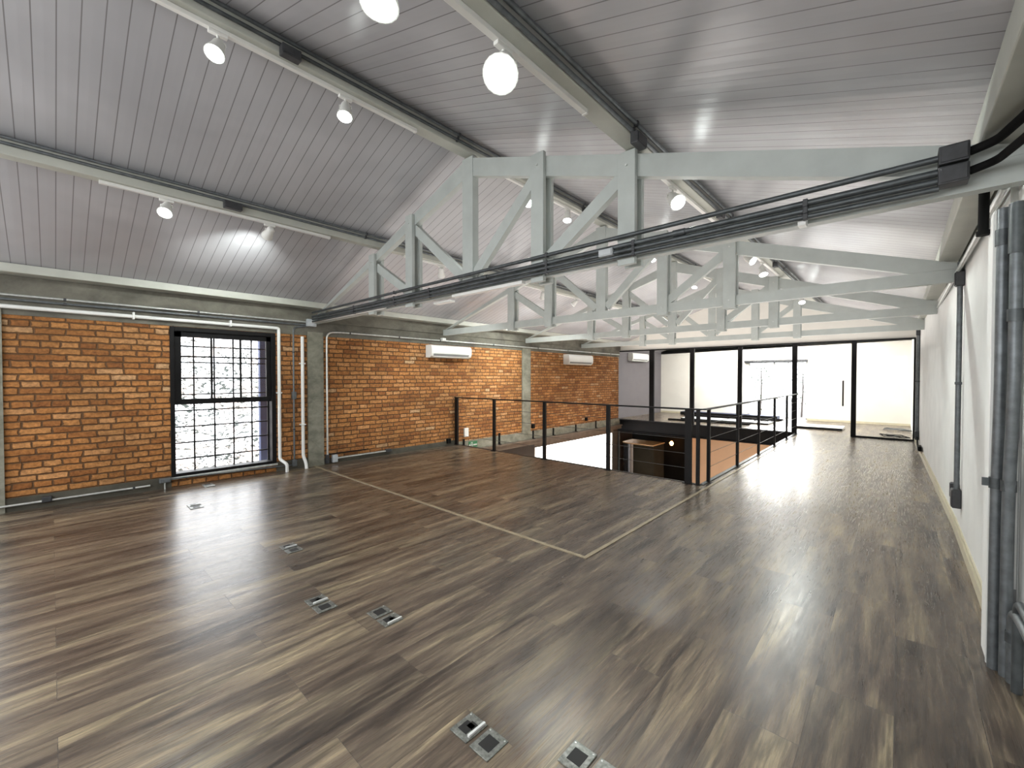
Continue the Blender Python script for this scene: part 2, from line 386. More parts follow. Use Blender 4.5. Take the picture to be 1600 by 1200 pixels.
# ================================================================== WINDOW in the brick wall
XF = XL+.02
wf = MB()
wf.box(XL-.18, XF, WY0, WY0+.05, WZ0, WZ1, bev=.006).box(XL-.18, XF, WY1-.06, WY1, WZ0, WZ1, bev=.006)
wf.box(XL-.18, XF, WY0+.05, WY1-.06, WZ1-.06, WZ1, bev=.006).box(XL-.18, XF, WY0+.05, WY1-.06, WZ0, WZ0+.045, bev=.006)
win = struct('window_1', wf, 'bwood', 'black timber sash window with its bottom half raised, in the brick wall')
sf = MB(); a, c_, z0, z1 = WY0+.052, WY1-.062, 1.12, WZ1-.062
sf.box(XL-.06, XL-.015, a, a+.075, z0, z1).box(XL-.06, XL-.015, c_-.062, c_, z0, z1).box(XL-.06, XL-.015, a, c_, z1-.07, z1).box(XL-.065, XL-.01, a, c_, z0, z0+.075)
part('sash_frame', sf, 'bwood', win)
mu = MB()
for y in (1.562, 1.926): mu.box(XL-.05, XL-.025, y-.012, y+.012, z0+.07, z1-.06)
for z in (1.484, 1.785): mu.box(XL-.05, XL-.025, a+.07, c_-.06, z-.010, z+.010)
part('glazing_bars', mu, 'bwood', win)
part('pane', MB().box(XL-.040, XL-.036, a+.07, c_-.06, z0+.07, z1-.06), 'glass', win)
gr = MB()
for y in (1.371, 1.615, 1.855, 2.098, 2.325): gr.box(XL-.145, XL-.125, y-.009, y+.009, WZ0+.03, WZ1-.05)
for i in range(8): z = .35+.226*i; gr.box(XL-.15, XL-.13, WY0+.04, WY1-.05, z-.009, z+.009)
part('security_grille', gr, 'black', win)
part('sill', MB().box(XL-.18, XL+.045, WY0-.01, WY1+.01, .108, .138, bev=.005), 'galvl', win)
struct('window_1_latch_reveal', MB().box(XL-.22, XL-.16, WY0-.05, WY0, WZ0, WZ1), 'conc2')

# ================================================================== ROOF TRUSSES
def bar(p, q, w, y0, y1):
    """flat timber between two XZ points, width w"""
    a = Vector(p); b_ = Vector(q); d = (b_-a).normalized(); n = Vector((-d.y, d.x))*w/2
    return MB().prism([tuple(a+n), tuple(b_+n), tuple(b_-n), tuple(a-n)], y0, y1)
def truss(y, posts, label, xr, cleats=()):
    """posts: x of the two outer-left, king, two outer-right posts"""
    t = thing('roof_truss', label, 'truss', (RX, y, 2.44), 'white timber trusses across the room')
    y0, y1 = y, y+.07
    A, B, K, Cc, D = posts
    xl = XL+.06
    part('bottom_chord', MB().prism([(xl, 2.385), (xr, 2.385), (xr, 2.505), (xl, 2.505)], y0, y1), 'truss', t)
    part('top_chord', MB().prism([(xl+.12, 2.506), (K, zch(K)-.19), (K, zch(K)-.005), (xl+.02, zch(xl+.02))], y0, y1), 'truss', t)
    part('top_chord', MB().prism([(K, zch(K)-.19), (xr-.35, 2.506), (xr, 2.506), (xr, zch(xr)+.02), (K, zch(K)-.005)], y0, y1), 'truss', t)
    part('king_post', MB().box(K-.08, K+.08, y0-.006, y1+.006, 2.505, zch(K)-.005), 'truss', t)
    for x in (A, B, Cc, D):
        for s0, s1 in ((y1+.001, y1+.042), (y0-.042, y0-.001)):
            fr_ = part('web_post', MB().box(x-.07, x+.07, s0, s1, 2.345, zch(x)+.005, bev=.004), 'truss', t)
        for z in (2.445, zch(x)-.10): part('bolt', MB().tube([(x, y0-.050, z), (x, y0-.042, z)], .009, 8), 'galvl', fr_)
    q = 2.53
    for p0, p1 in (((A+.06, zch(A)-.17), (B-.06, q-.0)), ((B+.05, zch(B)-.16), (K-.09, q+.03)), ((K+.09, q+.03), (Cc-.05, zch(Cc)-.15)), ((Cc+.05, q), (D-.06, zch(D)-.15))):
        part('brace', bar(p0, p1, .105, y0+.005, y1-.005), 'truss', t)
    return t
T = (2.97, 5.68, 8.38, 11.0)
truss(T[0], (-5.257, -4.375, -3.35, -2.385, -1.524), 'nearest white roof truss, carrying the bundle of grey conduits', XR-.005)
truss(T[1], (-5.21, -4.36, -3.37, -2.40, -1.555), 'second white roof truss from the viewer', XR-.005)
truss(T[2], (-5.23, -4.355, -3.36, -2.44, -1.60), 'third white roof truss from the viewer', xwall(8.4)-.005)
truss(T[3], (-5.22, -4.40, -3.42, -2.47, -1.655), 'farthest roof truss, just before the glass partition', xwall(11)-.005)

# ================================================================== PURLINS
def purlin(x0, x1, z0, z1, label, mat='purlin', name='roof_purlin', strip=True):
    t = thing(name, label, 'roof beam', ((x0+x1)/2, 5, z0), 'white beams running the length of the roof')
    part('beam', MB().box(x0, x1, YB+.01, YP+.01, z0, z1, bev=.006), mat, t)
    return t
purlin(-7.262, -7.0, 2.622, 2.716, 'white eave beam on top of the left concrete ring beam', name='eave_beam')
purlin(-5.20, -5.085, zch(-5.085)+.008, 3.35, 'white purlin halfway up the left roof slope')
purlin(-3.40, -3.27, CH-.0, 3.925, 'white ridge beam at the top of the ceiling')
purlin(-1.535, -1.40, zch(-1.535)+.008, 3.30, 'white purlin halfway down the right roof slope')
purlin(.265, .40, zch(.265)+.008, 2.735, 'pale eave beam along the right wall', name='eave_beam')
# light tracks fixed under the three inner purlins
def track(x, z, y0, y1, label):
    t = thing('lighting_track', label, 'track', (x, y0, z), 'white lighting tracks under the purlins')
    part('rail', MB().box(x-.018, x+.018, y0, y1, z-.030, z-.001, bev=.003), 'lampw', t)
    part('end_cap', MB().box(x-.020, x+.020, y1, y1+.02, z-.033, z-.001, bev=.003), 'lampw', t)
PZ1, PZ2, PZ3 = zch(-5.085)+.008, CH, zch(-1.535)+.008
TY = ((.3, 2.3), (3.35, 5.4), (5.95, 8.1), (8.7, 10.7))
order = ('nearest the viewer', 'between the first and second truss', 'between the second and third truss', 'between the third and fourth truss')
for X, Z, nm in ((-5.14, PZ1, 'left purlin'), (-3.335, PZ2, 'ridge beam'), (-1.49, PZ3, 'right purlin')):
    for (a, c_), od in zip(TY, order):
        track(X, Z, a, c_, 'slim white lighting track under the %s, %s' % (nm, od))

# ================================================================== TRACK LIGHTS
def lamp(x, y, ztop, d, on, label, drop=.05, power=60, k=1.08):  # k oversizes head and lens to suggest the glow halo
    d = Vector(d).normalized(); t = thing('track_light', label, 'spotlight', (x, y, ztop), 'white track spotlights')
    part('adapter', MB().box(x-.017, x+.017, y-.055, y+.055, ztop-.052, ztop-.031, bev=.004), 'lampw', t)
    j = Vector((x, y, ztop-.052-drop))
    part('stem', MB().tube([(x, y, ztop-.05), j], .010, 8), 'lampw', t)
    a = j - d*.045*k; e_ = j + d*.085*k
    hd = MB().tube([a-d*.004, a, a+d*.02, j+d*.02, e_-d*.02, e_], [q_*k for q_ in (.012, .026, .034, .040, .052, .055)], 18)
    hd_ = part('head', hd, 'lampw', t)
    s = d.cross(Vector((0, 0, 1)))
    if s.length < .1: s = Vector((1, 0, 0))
    s.normalize()
    part('yoke', MB().tube([j-s*.043*k, j-s*.043*k+Vector((0, 0, .02)), j+Vector((0, 0, .03)), j+s*.043*k+Vector((0, 0, .02)), j+s*.043*k], .005, 6), 'lampw', t)
    part('lens', MB().tube([e_+d*.0005, e_+d*.004], [.050*k, .047*k], 18), 'lamp_on' if on else 'lamp_off', hd_)
    if power:
        ld = bpy.data.lights.new('spot', 'SPOT'); ld.energy = power*(1 if y < 3 else 1.5); ld.spot_size = math.radians(100); ld.spot_blend = 1.0; ld.shadow_soft_size = .045; ld.color = (.95, 1.0, .96)
        lo = bpy.data.objects.new('lamp_light', ld); COL.objects.link(lo); lo.parent = t
        lo.location = e_ + d*.03 - Vector((x, y, ztop)); lo.rotation_euler = d.to_track_quat('-Z', 'Y').to_euler()
    return t
T1n, T2n, T3n = PZ1, PZ2, PZ3
lamp(-5.14, .76, PZ1, (.55, -.25, -.8), True, 'glowing spotlight on the left purlin, left of the brick-side one turned away')
lamp(-5.14, 1.65, PZ1, (-.80, -.05, -.38), False, 'spotlight on the left purlin turned away, washing the ceiling with light', power=120)
lamp(-3.335, .77, PZ2, (.35, -.3, -.85), True, 'glowing spotlight at the upper left, first under the ridge beam', drop=.07)
lamp(-3.335, 1.64, PZ2, (.25, -.2, -.9), True, 'glowing spotlight under the ridge beam, before the nearest truss', drop=.07)
lamp(-1.49, .88, PZ3, (.05, -.1, -.9), True, 'glowing spotlight cut by the top edge of the picture', drop=.11, k=1.35)
lamp(-1.49, 1.56, PZ3, (.35, -.50, -.70), True, 'brightest spotlight, enlarged to suggest its glow, under the right purlin', drop=.08, k=1.6)
lamp(-5.14, 4.02, PZ1, (-.5, .4, -.7), False, 'spotlight turned away behind the left end of the nearest truss', power=130)
lamp(-5.14, 6.5, PZ1, (-.5, .5, -.7), False, 'spotlight on the left purlin just behind the second truss', power=190)
lamp(-5.14, 7.63, PZ1, (-.7, -.3, -.65), False, 'small spotlight on the left purlin before the third truss', power=170)
lamp(-3.335, 3.94, PZ2, (.3, -.5, -.8), True, 'glowing spotlight seen through the middle of the nearest truss', drop=.09)
lamp(-3.335, 4.75, PZ2, (.1, -.2, -.9), True, 'glowing spotlight under the ridge beam, second behind the nearest truss')
lamp(-1.49, 3.72, PZ3, (.6, -.40, -.65), True, 'bright spotlight right of the king post of the nearest truss', drop=.07, power=60, k=1.25)
lamp(-3.335, 7.42, PZ2, (.2, -.3, -.9), True, 'glowing spotlight seen through the second truss')
lamp(-1.49, 6.22, PZ3, (.75, -.25, -.6), True, 'spotlight on the right purlin just behind the second truss', drop=.08, power=70)
lamp(-1.49, 7.02, PZ3, (.25, -.3, -.85), True, 'bright spotlight on the right purlin before the third truss', drop=.08, power=40)
lamp(-3.335, 9.6, PZ2, (0, -.4, -.9), True, 'tiny glowing spotlight under the ridge between third and fourth truss', drop=.2)
lamp(-1.49, 9.1, PZ3, (.2, -.5, -.8), True, 'tiny glowing spotlight on the right purlin behind the third truss', drop=.06)
lamp(-1.49, 10.36, PZ3, (.2, -.5, -.8), True, 'tiny glowing spotlight on the right purlin before the farthest truss', drop=.06)

# ================================================================== CONDUITS
def conduit(pts, r, label, mat='galv', clips=(), clipmat='boxg', rad=.06, group=None, name='conduit', clipax='z', couplers=()):
    t = thing(name, label, 'pipe', pts[0], group)
    part('pipe', MB().bend(pts, r, rad), mat, t)
    for cpos in clips:
        x, y, z = cpos; q = r+.003
        part('clip', MB().box(x-q, x+q, y-(q if clipax != 'y' else .012), y+(q if clipax != 'y' else .012), z-(q if clipax != 'z' else .012), z+(q if clipax != 'z' else .012), bev=.003) if clipax != 'x' else MB().box(x-.012, x+.012, y-q, y+q, z-q, z+q, bev=.003), clipmat, t)
    for a, c_ in couplers: part('coupler', MB().tube([a, c_], r*1.28, 12), mat, t)
    return t
def jbox(x0, x1, y0, y1, z0, z1, label, mat='boxg', face='x'):
    t = thing('junction_box', label, 'box', ((x0+x1)/2, (y0+y1)/2, z0), 'metal junction boxes')
    part('body', MB().box(x0, x1, y0, y1, z0, z1, bev=.006), mat, t)
    i = .008
    if face == 'x': l = MB().box(x1, x1+.006, y0+i, y1-i, z0+i, z1-i, bev=.002)
    elif face == '-x': l = MB().box(x0-.006, x0, y0+i, y1-i, z0+i, z1-i, bev=.002)
    else: l = MB().box(x0+i, x1-i, y0-.006, y0, z0+i, z1-i, bev=.002)
    part('cover', l, mat, t)
    return t
# -- along the purlins (right-hand faces)
for X, zc, nm, jy, mt in ((-5.085, 3.325, 'left purlin', 1.28, 'galv'), (-3.27, 3.885, 'ridge beam', 1.18, 'galvd'), (-1.40, 3.245, 'right purlin', -.3, 'galv')):
    for i, dz in enumerate((.0, -.034)):
        xx = X+.016+(.028 if i == 0 else 0)
        conduit([(xx, YB+.02, zc+dz), (xx, YP-.02, zc+dz)], .0135, '%s grey conduit clipped along the side of the %s' % (('upper', 'lower')[i], nm), mt,
                clips=[(xx, yy, zc+dz) for yy in (-.4, 2.75, 3.5, 5.0, 6.4, 7.9, 9.3, 10.6)], clipax='y', group='conduits along the purlins')
jbox(-5.083, -5.02, 1.20, 1.36, 3.215, 3.285, 'dark junction box on the left purlin above the window')
jbox(-3.268, -3.20, 1.12, 1.25, 3.775, 3.845, 'dark junction box on the ridge beam between two spotlights')
jbox(-1.398, -1.34, 2.74, 2.88, 3.12, 3.20, 'dark junction box on the right purlin beside the nearest truss')
for y, nm in ((4.6, 'first'), (7.2, 'second')):
    jbox(-1.398, -1.34, y, y+.10, 3.12, 3.19, 'small dark junction box on the right purlin, %s behind the nearest truss' % nm)
    jbox(-3.268, -3.21, y+.4, y+.5, 3.77, 3.83, 'small dark junction box on the ridge beam, %s behind the nearest truss' % nm)
jbox(-5.083, -5.03, 4.7, 4.8, 3.21, 3.275, 'small dark junction box on the left purlin behind the nearest truss')
# -- bundle on the nearest truss
yb = 2.888
rowz = ((2.545, .016, 'top'), (2.478, .018, 'second'), (2.438, .016, 'third'), (2.402, .014, 'lowest'))
for z, r, nm in rowz:
    conduit([(-7.05, yb, z), (.13, yb, z)], r, '%s dark steel conduit of the bundle along the nearest truss' % nm, 'galvd',
            clips=[(x, yb, z) for x in (-5.65, -4.62, -3.9, -2.24, -1.44, -.40)] if nm != 'top' else [(x, yb, z) for x in (-4.62, -2.24)], clipax='x', rad=.03, group='conduits of the truss bundle',
            couplers=(((-3.05, yb, z), (-2.97, yb, z)), ((-1.15, yb, z), (-1.07, yb, z))) if nm == 'second' else ())
jbox(.125, .228, yb-.045, yb+.04, 2.500, 2.585, 'upper of two dark boxes where the conduit bundle meets the right wall', 'boxg', '-y')
jbox(.125, .228, yb-.045, yb+.04, 2.405, 2.490, 'lower of two dark boxes where the conduit bundle meets the right wall', 'boxg', '-y')
jbox(-1.72, -1.60, yb-.03, yb+.01, 2.42, 2.475, 'small blue-grey box on the conduit bundle beside the truss post', 'lbox', '-y')
tag(MB().box(-.44, -.40, 2.905, 2.965, 2.365, 2.43, bev=.004).build('sensor', 'pvc'), 'small white clip box under the conduits on the bottom chord', 'sensor')
for z, r, nm in ((2.545, .020, 'upper'), (2.455, .018, 'lower')):
    conduit([(.23, yb, z), (.31, yb-.03, z+.01), (.385, yb-.30, z+.012), (.385, yb-1.5, z+.012)], r, '%s black corrugated hose leaving the dark boxes' % nm, 'blackm', rad=.08, name='flexible_hose', group='black hoses')
wp = conduit([(XL+.05, 2.925, 2.405), (-4.9, 2.925, 2.395)], .018, 'white plastic pipe low on the left end of the nearest truss', 'pvc', rad=.02, name='drain_pipe')
tag(MB().box(-3.55, -2.55, 2.915, 2.968, 2.352, 2.384, bev=.003).build('lighting_batten', 'lampw'), 'long thin white batten under the middle of the nearest truss', 'batten')
tag(MB().box(-4.05, -3.75, 3.05, 3.13, 2.352, 2.375, bev=.004).build('emergency_light', 'lampw'), 'small flat white fitting behind the bottom chord of the nearest truss', 'light')

# -- left wall pipes
xw = XL+.045
def wclips(ys, x, z): return [(x, y, z) for y in ys]
conduit([(xw, YB+.05, 2.405), (xw, 2.84, 2.405)], .014, 'upper grey conduit along the concrete beam above the window', 'galvl', wclips((-1.2, .12, 1.40), xw, 2.405), clipax='y')
conduit([(xw, YB+.05, 2.355), (xw, 2.84, 2.355)], .014, 'lower grey conduit along the concrete beam above the window', 'galv', wclips((-1.2, .12, 1.40), xw, 2.355), clipax='y')
p = conduit([(xw+.01, YB+.05, 2.285), (xw+.01, 2.43, 2.265), (xw+.01, 2.43, .20), (xw+.11, 2.50, .12), (xw+.11, 2.50, .0)], .024, 'white plastic drain pipe running over and down beside the window', 'pvc',
            clips=[], rad=.03, name='drain_pipe')
for y in (.72, 1.78): part('clip', MB().box(XL+.01, xw+.04, y-.010, y+.010, 2.235, 2.325, bev=.003), 'pvc', p)
part('clip', MB().box(XL, xw+.04, 2.395, 2.465, 1.24, 1.26, bev=.003), 'pvc', p)
p = conduit([(xw+.01, 2.785, 2.16), (xw+.01, 2.785, .20), (xw+.08, 2.80, .10), (xw+.10, 2.80, .0)], .026, 'short white drain pipe standing beside the concrete column', 'pvc', rad=.05, name='drain_pipe')
for z in (1.72, .72): part('clip', MB().box(XL, xw+.045, 2.748, 2.822, z-.01, z+.01, bev=.003), 'pvc', p)
conduit([(XL+.03, 2.86, 2.34), (XL+.03, 2.655, 2.30), (XL+.03, 2.655, .10)], .0135, 'thin grey conduit dropping between the two white drain pipes', 'galv', [(XL+.03, 2.655, z) for z in (1.9, .65)], clipax='z', rad=.07)
jbox(XL, XL+.055, 2.63, 2.69, 1.14, 1.26, 'grey inline box on the thin conduit between the drain pipes', 'galv')
jbox(XL+.013, XL+.06, 2.62, 2.69, .05, .16, 'small grey box at the foot of the thin conduit', 'galv')
jbox(XL+.035, XL+.10, 2.85, 3.00, 2.335, 2.455, 'pale grey box where the truss bundle meets the left column', 'lbox')
conduit([(XL+.055, 3.185, .17), (XL+.055, 3.185, 2.255), (XL+.055, 3.40, 2.275), (XL+.055, 13.4, 2.275)], .015, 'bright grey conduit up the column and along the concrete beam over the air conditioners', 'galvl',
        clips=[(XL+.055, y, 2.275) for y in (3.6, 4.6, 5.6, 7.2, 8.9, 10.3, 11.6, 12.8)], clipax='y', rad=.14)
tag(MB().box(XL+.03, XL+.11, 5.63, 5.72, 2.275, 2.33, bev=.006).build('sensor', 'pvc'), 'small white sensor on the conduit under the second truss', 'sensor')
jbox(XL+.013, XL+.07, 3.16, 3.21, .02, .17, 'dark box at the foot of the column conduit', 'boxg')
jbox(XL+.013, XL+.075, 3.27, 3.36, .02, .15, 'pale socket box standing beside the column foot', 'lbox')
conduit([(XL+.05, 3.36, .085), (XL+.05, 4.30, .085)], .013, 'bright conduit low on the wall right of the column', 'galvl')
jbox(XL+.013, XL+.07, 4.30, 4.42, .06, .12, 'dark outlet box at the end of the low conduit', 'boxg')
conduit([(XL+.03, 3.2, .17), (XL+.03, 3.95, .165)], .010, 'black cable lying above the low conduit', 'blackm', name='power_cable')
conduit([(XL+.04, YB+.05, .075), (XL+.04, .86, .075)], .013, 'bright conduit low on the wall left of the window', 'galvl', [(XL+.04, y, .075) for y in (-.9, .7)], clipax='y')
conduit([(XL+.04, 1.08, .125), (XL+.04, 2.62, .075)], .010, 'thin grey conduit under the window sill', 'galv')
jbox(XL+.013, XL+.065, -.09, -.01, .06, .125, 'dark open socket box low on the far left brick wall', 'boxg')
jbox(XL+.013, XL+.08, .95, 1.07, .09, .15, 'grey socket box at the lower left corner of the window', 'galv')
conduit([(XL+.045, 1.01, .09), (XL+.045, 1.01, .0)], .009, 'short upright conduit below the window corner box', 'galvl')
# beyond the railing
tag(MB().box(XL, XL+.04, 6.30, 6.42, .14, .34, bev=.005).build('switch_box', 'pvc'), 'upright white box low on the brick behind the railing', 'box')
for y, z0, z1, nm in ((6.27, -.05, .10, 'below the upright white box'), (7.42, -.155, .12, 'behind the second railing post'), (8.72, -.155, .06, 'right of the middle concrete column'), (9.62, -.155, .05, 'left of the brick centre'), (10.75, -.155, .06, 'at the centre of the far brick panel'), (11.9, -.155, .08, 'toward the far end of the brick')):
    t = thing('wall_bracket', 'black upright bracket on the concrete kerb %s' % nm, 'bracket', (XL+.05, y, z0), 'black kerb brackets')
    part('upright', MB().box(XL+.031, XL+.05, y-.025, y+.025, z0, z1), 'blackm', t)
    part('foot', MB().box(XL+.031, XL+.10, y-.025, y+.025, z0, z0+.012), 'blackm', t)
for y, nm in ((8.74, 'beside the middle concrete column'), (11.35, 'on the far brick panel'), (5.85, 'left of the first railing post')):
    jbox(XL, XL+.05, y-.05, y+.05, (.05 if y < 6 else .12), (.15 if y < 6 else .23), 'small black outlet box %s' % nm, 'blackm')
s = thing('exit_sign', 'tiny green sign with white symbols on the kerb behind the railing', 'sign', (XL+.05, 6.55, -.10))
part('plate', MB().box(XL+.031, XL+.045, 6.42, 6.68, -.12, .02), 'green', s)
mk = MB(); X0, X1 = XL+.045, XL+.049
def mrk(y0, y1, z0, z1): mk.box(X0, X1, y0, y1, z0-.115, z1-.115)
mrk(6.425, 6.470, .045, .060); mrk(6.440, 6.455, .022, .082)
mrk(6.482, 6.494, .01, .115); mrk(6.522, 6.534, .01, .115); mrk(6.482, 6.534, .103, .115); mrk(6.482, 6.534, .055, .067); mrk(6.482, 6.534, .01, .022)
mrk(6.555, 6.665, .040, .068)
part('symbols', mk, 'white', s)

# -- right wall
def drop(y, r, z0, z1, label, off=.03):
    xc = xwall(y)-off
    t = conduit([(xc, y, z0), (xc, y, z1)], r, label, 'galv', clips=[(xc, y, z0+(z1-z0)*.47)], clipax='z', clipmat='galvd')
    return xc
xc = drop(5.62, .020, .46, 2.55, 'grey conduit dropping down the middle of the white wall')
jbox(xc-.03, xc+.028, 5.575, 5.665, 2.33, 2.46, 'dark switch box at the top of the middle wall conduit', 'boxg', '-x')
jbox(xc-.032, xc+.028, 5.56, 5.67, .30, .47, 'dark outlet box at the foot of the middle wall conduit', 'boxg', '-x')
jbox(xc-.03, xc+.028, 5.72, 5.80, .36, .50, 'dark twin outlet just behind the foot of the middle wall conduit', 'boxg', '-x')
xc = drop(12.2, .030, .35, 2.60, 'grey conduit on the white wall nearest the glass partition')
jbox(xc-.03, xc+.028, 12.13, 12.27, 2.36, 2.50, 'dark switch box at the top of the far wall conduit', 'boxg', '-x')
jbox(xc-.03, xc+.028, 12.05, 12.25, .20, .38, 'dark outlet box at the foot of the far wall conduit', 'boxg', '-x')
conduit([(xc, 12.8, .45), (xc, 12.5, .46), (xc, 12.2, .30), (xc, 11.6, .12), (xc, 11.2, .12)], .014, 'black cable looping from the far wall conduit to the baseboard', 'blackm', name='power_cable', rad=.1)
jbox(xc-.01, xc+.04, 10.9, 11.2, .115, .20, 'low black outlet box on the baseboard near the far conduit', 'blackm', '-x')
# eave conduits along the right wall
conduit([(.385, 3.3, 2.47), (.385, 9.5, 2.47)], .016, 'pale conduit along the top of the right wall', 'galvl', rad=.03)
conduit([(.405, 3.3, 2.51), (.405, 9.5, 2.51)], .012, 'thin dark conduit tucked above the pale one on the right wall', 'galvd', rad=.03)

# pilaster with the big pipes at the right edge
PM = plain('pilaster_shade', (.26, .265, .265), .7, 0, .08, 3)
struct('wall_right_pilaster', MB().box(.354, .47, 3.312, 3.50, 0, 2.36), 'plaster', 'white pilaster behind the large pipes')
struct('wall_right_shade', MB().box(.360, .452, 3.304, 3.313, 0, 2.34), PM, 'grey sheet painting the shade on the pilaster end')  # thin grey sheet gives the white end face its shade
struct('trim_6', MB().box(.350, .362, 3.300, 3.318, 0, 2.34), 'pvc', 'white corner bead beside the large pipes')
struct('trim_7', MB().box(.440, .449, 3.296, 3.306, .42, 2.30), 'pvc', 'thin white line on the shade sheet')
def saddle(x, y, r, z0, z1, p): part('saddle', MB().tube([(x, y, z0), (x, y, z1)], r+.005, 14), 'galvd', p)
t = conduit([(.372, 3.262, .0), (.372, 3.262, .9), (.376, 3.238, 1.4), (.376, 3.238, 2.345)], .0225, 'large galvanised pipe rising from floor to truss, left of the pair', 'galv', clips=[], rad=.2, name='large_pipe')
saddle(.372, 3.262, .0225, .93, .985, t); saddle(.376, 3.238, .0225, 2.16, 2.24, t)
part('bracket_ear', MB().box(.322, .352, 3.255, 3.27, .94, .98), 'galvd', t)
t = conduit([(.407, 3.215, .0), (.407, 3.215, .9), (.413, 3.168, 1.4), (.413, 3.168, 2.345)], .0235, 'large galvanised pipe rising from floor to truss, right of the pair', 'galv', clips=[], rad=.2, name='large_pipe')
saddle(.407, 3.215, .0235, .93, .985, t); saddle(.413, 3.168, .0235, 1.77, 1.83, t); saddle(.413, 3.168, .0235, 2.10, 2.34, t)
t = conduit([(.385, 3.281, 1.75), (.385, 3.281, 2.345)], .020, 'white plastic downpipe with collars behind the large grey pipes', 'pvc', clips=[], couplers=[((.385, 3.281, 2.17), (.385, 3.281, 2.20)), ((.385, 3.281, 1.93), (.385, 3.281, 1.945))], name='drain_pipe')
conduit([(.33, 3.46, 2.29), (.33, 3.44, 2.60)], .022, 'short black corrugated hose hanging behind the truss end', 'blackm', name='flexible_hose', couplers=[((.33, 3.46, 2.275), (.33, 3.46, 2.30))], group='black hoses')
t = conduit([(.424, 3.165, .0), (.424, 3.165, .36), (.428, 2.95, .37), (.428, 2.3, .37)], .022, 'bent galvanised pipe turning from floor along the wall at the right edge', 'galv', clips=[], rad=.09, name='large_pipe')
saddle(.424, 3.165, .022, .20, .25, t)
conduit([(.428, 3.08, .0), (.428, 3.08, .44), (.428, 2.3, .45)], .020, 'darker bent pipe behind the first one at the right edge', 'galvd', rad=.09, name='large_pipe')

# ================================================================== AIR CONDITIONERS
def aircon(y0, y1, z0, z1, label, x0=XL, d=.21):
    t = thing('air_conditioner', label, 'air conditioner', (x0, (y0+y1)/2, z0), 'white wall air conditioners')
    prof = [(x0, z0+.01), (x0, z1), (x0+d*.75, z1), (x0+d*.93, z1-.02), (x0+d, z1-.07), (x0+d, z0+.09), (x0+d*.88, z0+.035), (x0+d*.6, z0)]
    part('casing', MB().prism(prof[::-1], y0, y1), 'acw', t)
    part('front_panel', MB().box(x0+d-.002, x0+d+.006, y0+.03, y1-.03, z0+.10, z1-.055, bev=.003), 'acw', t)
    m_ = MB()
    for i in range(5): m_.box(x0+.04+i*.025, x0+.05+i*.025, y0+.05, y1-.05, z1, z1+.003)
    part('top_grille', m_, 'acd', t)
    q = MB().add([(x0+d*.99+.003, y0+.05, z0+.083), (x0+d*.99+.003, y1-.08, z0+.083), (x0+d*.90+.004, y1-.08, z0+.04), (x0+d*.90+.004, y0+.05, z0+.04)], [(0, 1, 2, 3)])
    q.box(x0+d*.955, x0+d*.955+.010, y0+.05, y1-.08, z0+.070, z0+.078)
    part('outlet_slot', q, 'acd', t)
    part('flap', MB().box(x0+d*.70, x0+d*.93, y0+.06, y1-.09, z0+.018, z0+.030, bev=.003), 'acw', t)
    return t
aircon(5.27, 6.36, 1.90, 2.165, 'nearer white air conditioner on the brick wall, left of the concrete column')
aircon(10.15, 11.45, 1.86, 2.165, 'farther white air conditioner on the brick wall beyond the concrete column')
aircon(14.6, 15.95, 2.09, 2.40, 'white air conditioner on the grey wall behind the glass', x0=-7.50)

# ================================================================== GLASS PARTITION
pt = thing('glass_partition', 'black framed floor to ceiling glass partition closing the far room', 'partition', (-3.6, YP, 0))
part('top_rail', MB().box(PX0, PX1+.03, YP-.03, YP+.03, PZ, PZ+.035), 'black', pt)
edges = [-7.47, -6.085, -4.775, -3.42, -2.08, -.835, .262]
wd = [.03, .16, .13, .115, .115, .10, .035]
for x, w_ in zip(edges, wd): part('mullion', MB().box(x-w_/2, x+w_/2, YP-.03, YP+.03, .0, PZ), 'black', pt)
for i in range(6):
    if i == 4: continue
    part('pane', MB().box(edges[i]+wd[i]/2, edges[i+1]-wd[i+1]/2, YP-.004, YP+.004, 0.012, PZ), 'glass', pt)
    if i != 4: part('bottom_rail', MB().box(edges[i]+wd[i]/2, edges[i+1]-wd[i+1]/2, YP-.02, YP+.02, 0, .012 if i < 4 else .04), 'black', pt)
gd = thing('glass_door', 'sliding glass door with a long black bar handle in the partition', 'door', (-1.5, YP+.06, 0))
part('leaf', MB().box(edges[4]+.07, edges[5]-.06, YP+.04, YP+.05, .02, PZ-.02), 'glass', gd)
hd2 = part('handle', MB().tube([(-1.045, YP-.005, .76), (-1.045, YP-.005, 1.41)], .018, 10), 'black', gd)
for z in (.84, 1.33): part('handle_standoff', MB().tube([(-1.045, YP-.005, z), (-1.045, YP+.04, z)], .008, 8), 'black', hd2)

# ================================================================== RAILINGS
RH = 1.06
def railing(pts_posts, line, label, along, thick=None):
    t = thing('railing', label, 'railing', (line[0][0], line[0][1], 0), 'black cable railings round the stairwell')
    (x0, y0), (x1, y1) = line
    if along == 'x': part('handrail', MB().box(x0, x1, y0-.025, y0+.025, RH-.022, RH, bev=.003), 'rail', t)
    else: part('handrail', MB().box(x0-.025, x0+.025, y0, y1, RH-.022, RH, bev=.003), 'galvd', t)
    for i, (x, y) in enumerate(pts_posts):
        hx, hy = (thick[i], .02) if along == 'x' else (.02, .022)
        p_ = part('post', MB().box(x-hx, x+hx, y-hy, y+hy, .0, RH-.022), 'rail', t)
        part('base_plate', MB().box(x-hx-.025, x+hx+.025, y-hy-.02, y+hy+.02, 0.0, .008), 'rail', p_)
    for z in (.215, .42, .63, .84):
        a, c_ = (pts_posts[0], pts_posts[-1])
        part('cable', MB().tube([(a[0], a[1], z), (c_[0], c_[1], z)], .0035, 6), 'cable', t)
    return t
FY = 6.045
